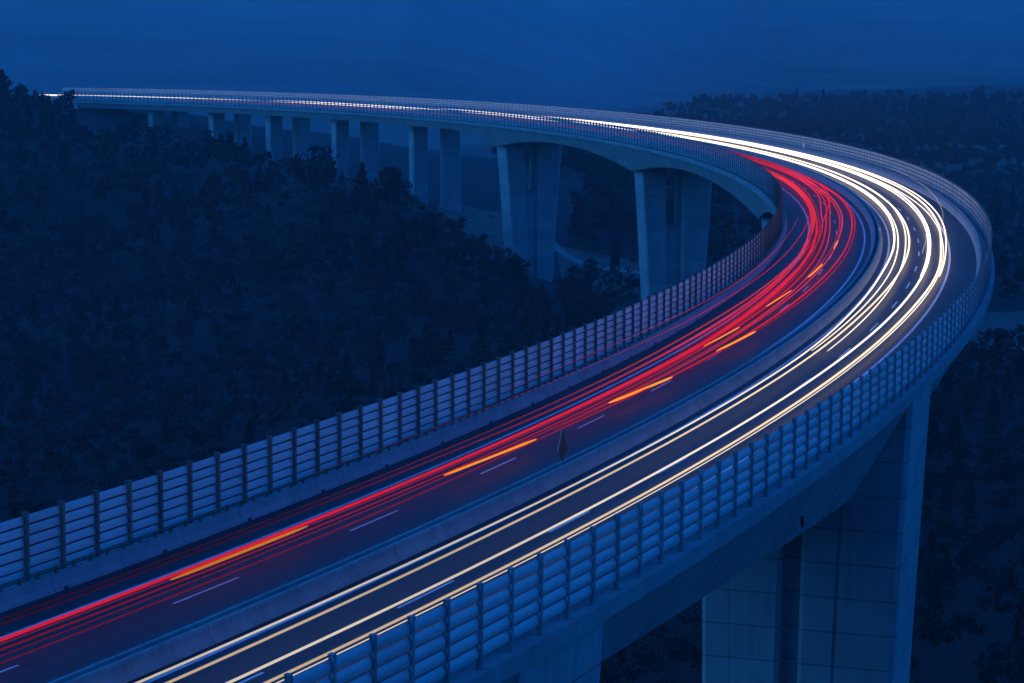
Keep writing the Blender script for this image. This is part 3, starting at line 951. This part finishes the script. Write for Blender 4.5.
def clear_of_bridge(x, y, z, ht):
    d = np.hypot(AX[:, 0][None] - x[:, None], AX[:, 1][None] - y[:, None])
    i = d.argmin(1)
    dm = d[np.arange(len(x)), i]
    under = (z + ht < AX[i, 2] - 6)
    ok = (dm > 19) | under
    # foot room round the piers
    for s, _ in SUP:
        for u in (0, 5.5, 13):
            px_, py_, _z = P(s, u, 0)
            ok &= np.hypot(x - px_, y - py_) > 9
    ok &= ~((dm < 24) & (ax_s[i] > 960))
    return ok


CLEAR = []      # (x,y,r) clearings


def scatter(x0, x1, y0, y1, spacing, keep=None, clearings=True):
    X, Y = np.meshgrid(np.arange(x0, x1, spacing), np.arange(y0, y1, spacing))
    X = X.ravel() + rng.uniform(-.48, .48, X.size) * spacing; Y = Y.ravel() + rng.uniform(-.48, .48, Y.size) * spacing
    # only where the land could be in view from near the photo's place
    m = (np.abs(X) < 0.25 * np.abs(Y) + 55)
    X, Y = X[m], Y[m]
    if keep is not None:
        k = keep(X, Y); X, Y = X[k], Y[k]
    for cx, cy, r in (CLEAR if clearings else CLEAR[:len(px_track)]):
        k = np.hypot(X - cx, Y - cy) > r; X, Y = X[k], Y[k]
    Z = ground(X, Y)
    k = clear_of_bridge(X, Y, Z, 11.0)
    # keep the wood below the skyline the slope has
    dep = Y; tx = 512 + FPX * X / dep
    ty = 341.5 + FPX * np.tan(np.arctan((H - Z - 10.5) / dep) - PITCH)
    lim = np.interp(tx, [-60, 0, 45, 66, 80, 150, 256, 330, 400, 450, 500, 540, 560, 600, 700, 2000], [66, 77, 91, 101, 111, 122, 137, 158, 174, 196, 236, 268, 284, 118, 92, 66])
    lim = np.where((Y > 1000) & (tx < 600), 140, lim)
    k &= ty > lim
    return X[k], Y[k], Z[k]


def forest(name, label, pts, var, wfun, smin, smax):
    X, Y, Z = pts
    Q, MI = [], []
    for x, y, z in zip(X, Y, Z):
        w = wfun(x, y)
        kind = rng.choice(3, p=w)
        k = len(var) // 3
        _, qd, mi, Ht = var[kind * k + rng.integers(k)]
        a = rng.random() * 2 * math.pi; s = rng.uniform(smin, smax); sz = s * rng.uniform(0.9, 1.2)
        c, sn = math.cos(a), math.sin(a)
        R = np.array([[c * s, -sn * s, 0], [sn * s, c * s, 0], [0, 0, sz]])
        Q.append(qd @ R.T + np.array([x, y, z])); MI.append(mi)
    o = quad_mesh(name, np.concatenate(Q), [M['bark'], M['leafd'], M['leafg'], M['leafb']], np.concatenate(MI))
    tag(o, label, 'forest', None, 'stuff')
    return o


# clearings: the pale track and the bare slope by the second tall pier, the dry meadow on the right
px_track = [(548, 240), (560, 252), (574, 262), (592, 268), (612, 271), (640, 274), (672, 276)]
trk = [hit(*p) for p in px_track]
for (x, y, z) in trk: CLEAR.append((x, y, 9))
for p, r in [((560, 268), 14), ((600, 280), 14), ((585, 262), 12), ((625, 262), 12), ((470, 222), 13), ((490, 232), 10), ((450, 214), 10), ((630, 285), 10)]:
    x, y, z = hit(*p); CLEAR.append((x, y, r))
mrows = []
for py in np.linspace(352, 310, 14):
    a = hit(905, py); b2 = hit(1180, py + 2); mrows.append((a, b2))
my0, my1 = min(r[0][1] for r in mrows), max(r[0][1] for r in mrows)
mx0 = mrows[0][0][0] - 4


def not_meadow(X, Y):
    return ~((Y > my0 - 4) & (Y < my1 + 2) & (X > mx0))


varN = variants(240, 0.55)
varF = variants(90, 1.15)
wl = lambda x, y: ([0.14, 0.56, 0.30] if _vn(np.array([x]), np.array([y]), 60, 9)[0] < 0.55 else [0.05, 0.28, 0.67])
forest('hillside_forest', 'dense dark mixed woodland covering the slope inside the curve', scatter(-330, 70, 250, 720, 6.3, lambda X, Y: (X < -5 - (Y - 250) * 0.02 + 40) & not_meadow(X, Y)), varN, wl, 0.55, 0.92)
forest('hilltop_forest', 'dark woodland on the rise around the far end of the viaduct', scatter(-420, 60, 720, 1250, 9.0), varF, wl, 0.75, 1.2)
forest('valley_forest', 'dark woodland on the valley floor below the outer edge of the bridge', scatter(40, 260, 200, 640, 8.0, not_meadow), varN, lambda x, y: [0.22, 0.48, 0.30], 0.7, 1.15)
forest('distant_forest', 'hazy far woodland in bands on the low ridge behind the bend', scatter(30, 560, 720, 2050, 10.5, lambda X, Y: not_meadow(X, Y) & (_vn(X, Y, 130, 14) > 0.2)), varF, lambda x, y: [0.05, 0.62, 0.33], 0.6, 1.05)

for quad in ([(436, 204), (505, 212), (452, 262), (530, 258)], [(556, 246), (640, 262), (562, 282), (640, 300)]):
    rows = []
    for t in np.linspace(0, 1, 12):
        lerp = lambda a, b: (a[0] + (b[0] - a[0]) * t, a[1] + (b[1] - a[1]) * t)
        rows.append((hit(*lerp(quad[0], quad[2])), hit(*lerp(quad[1], quad[3]))))
    drape('bare_ground', rows, M['bare'], 0.18)
drape('meadow', mrows, M['meadow'], 0.5)
strip_from_pixels('meadow_path', [(900, 352), (960, 351), (1030, 353), (1120, 356)], 7.0, M['path'], 0.9)
strip_from_pixels('dirt_track', px_track, 4.5, M['path'], 0.35)
for i, (a, b2) in enumerate([((735, 154), (1060, 150)), ((840, 170), (1060, 166)), ((690, 140), (900, 137))]):
    strip_from_pixels('far_field', [a, ((a[0] + b2[0]) / 2, (a[1] + b2[1]) / 2 + 1.5), b2], 60.0, M['meadow'], 1.2)

forest('scrub', 'low scrub and bushes on the open ground around the feet of the tall piers', scatter(-70, 110, 560, 900, 4.5, lambda X, Y: rng.random(len(X)) < 0.6, False), varF, lambda x, y: [0.02, 0.38, 0.60], 0.16, 0.4)

# trees one can pick out on the skyline of the slope
def tree(name, label, px, py_base, d, kind, hgt, seed):
    x, y, _ = pix(px, py_base, d)
    z = float(ground(np.array([x]), np.array([y]))[0])
    e = empty(name, (x, y, z - 0.3)); tag(e, label, 'tree', 'trees on the skyline of the slope')
    rs = np.random.default_rng(seed)
    qd, Ht = crown_quads('pine' if kind == 'pine' else 'broad', 520 if kind != 'twig' else 420, 0.5, rs)
    top = pix(px, py_base, d)[2]
    hgt = min(max(top - z + 0.3, 6.0), 19.0)
    s = hgt / Ht
    quad_mesh('crown', qd * np.array([s, s, s]), [M[{'pine': 'leafd', 'broad': 'leafg', 'twig': 'leafb'}[kind]]], None, e)
    quad_mesh('trunk', trunk_quads(Ht, 0.22) * s, [M['bark']], None, e)


tree('pine_tree', 'slim dark conifer poking highest above the left end of the wooded hill', 5, 70, 960, 'pine', 15, 1)
tree('broadleaf_tree', 'round dark tree hiding the far end of the bridge deck', 62, 91, 950, 'broad', 11, 2)
tree('broadleaf_tree', 'small bushy tree on the hill just left of the round tree at the deck end', 38, 94, 952, 'broad', 9, 8)
tree('broadleaf_tree', 'low spreading tree between the slim conifer and the small bushy tree', 20, 88, 956, 'broad', 9, 9)
tree('broadleaf_tree', 'leafy tree leaning out in front of the slender paired piers', 324, 153, 705, 'broad', 11, 3)
tree('pine_tree', 'pointed conifer standing out where the wood meets the fifth pier', 362, 163, 690, 'pine', 12, 4)
tree('broadleaf_tree', 'rounded tree at the drop of the slope left of the last slender pier', 390, 164, 670, 'broad', 12, 5)
tree('broadleaf_tree', 'ragged dark tree touching the foot of the left tall pier', 509, 252, 590, 'broad', 12, 6)
tree('pine_tree', 'dark conifer between the two tall piers beyond the pale track', 578, 200, 790, 'pine', 17, 7)

# ------------------------------------------------------------------ air
def haze_box(density):
    V = [(x, y, z) for z in (-115, 480) for (x, y) in ((-3200, -800), (3200, -800), (3200, 5300), (-3200, 5300))]
    F = [(3, 2, 1, 0), (4, 5, 6, 7), (0, 1, 5, 4), (1, 2, 6, 5), (2, 3, 7, 6), (3, 0, 4, 7)]
    m = bpy.data.materials.new('haze'); m.use_nodes = True
    nt = m.node_tree; nt.nodes.clear()
    out = nt.nodes.new('ShaderNodeOutputMaterial'); v = nt.nodes.new('ShaderNodeVolumePrincipled')
    v.inputs['Color'].default_value = (0.9, 0.94, 1.0, 1)
    v.inputs['Density'].default_value = density
    v.inputs['Anisotropy'].default_value = 0.0
    nt.links.new(v.outputs[0], out.inputs['Volume'])
    o = mesh_obj('haze', V, F, m)
    tag(o, kind='stuff')


haze_box(1.12e-4)

# ------------------------------------------------------------------ dusk sky and light
w = bpy.data.worlds.new("World"); S.world = w
w.use_nodes = True
nt = w.node_tree; nt.nodes.clear()
out = nt.nodes.new('ShaderNodeOutputWorld'); bg = nt.nodes.new('ShaderNodeBackground')
sky = nt.nodes.new('ShaderNodeTexSky'); sky.sky_type = 'NISHITA'; sky.sun_disc = False
SUN_EL, SUN_ROT = math.radians(4.0), math.radians(-102)
sky.sun_elevation = SUN_EL; sky.sun_rotation = SUN_ROT; sky.altitude = 200; sky.ozone_density = 6; sky.dust_density = 0.3
mx = nt.nodes.new('ShaderNodeMix'); mx.data_type = 'RGBA'; mx.blend_type = 'MULTIPLY'; mx.inputs[0].default_value = 1.0
nt.links.new(sky.outputs[0], mx.inputs[6]); mx.inputs[7].default_value = (0.14, 0.60, 1.0, 1)
nt.links.new(mx.outputs[2], bg.inputs[0]); bg.inputs[1].default_value = 0.112
nt.links.new(bg.outputs[0], out.inputs[0])

sl = bpy.data.lights.new('sun', 'SUN'); sl.energy = 0.11; sl.angle = math.radians(40); sl.color = (0.06, 0.43, 1.0)
so = bpy.data.objects.new('sun', sl); COL.objects.link(so)
# from the left, a little behind the camera
dirv = Vector((math.sin(SUN_ROT) , math.cos(SUN_ROT), 0)) * math.cos(math.radians(25)) + Vector((0, 0, math.sin(math.radians(25))))
so.rotation_euler = dirv.to_track_quat('Z', 'Y').to_euler()

S.view_settings.view_transform = 'Standard'
S.view_settings.look = 'None'
S.view_settings.exposure = 2.5
S.view_settings.gamma = 1.0
S.cycles.use_denoising = True
S.cycles.volume_bounces = 1
S.cycles.max_bounces = 6
S.cycles.volume_step_rate = 1.0
S.cycles.sample_clamp_indirect = 4.0
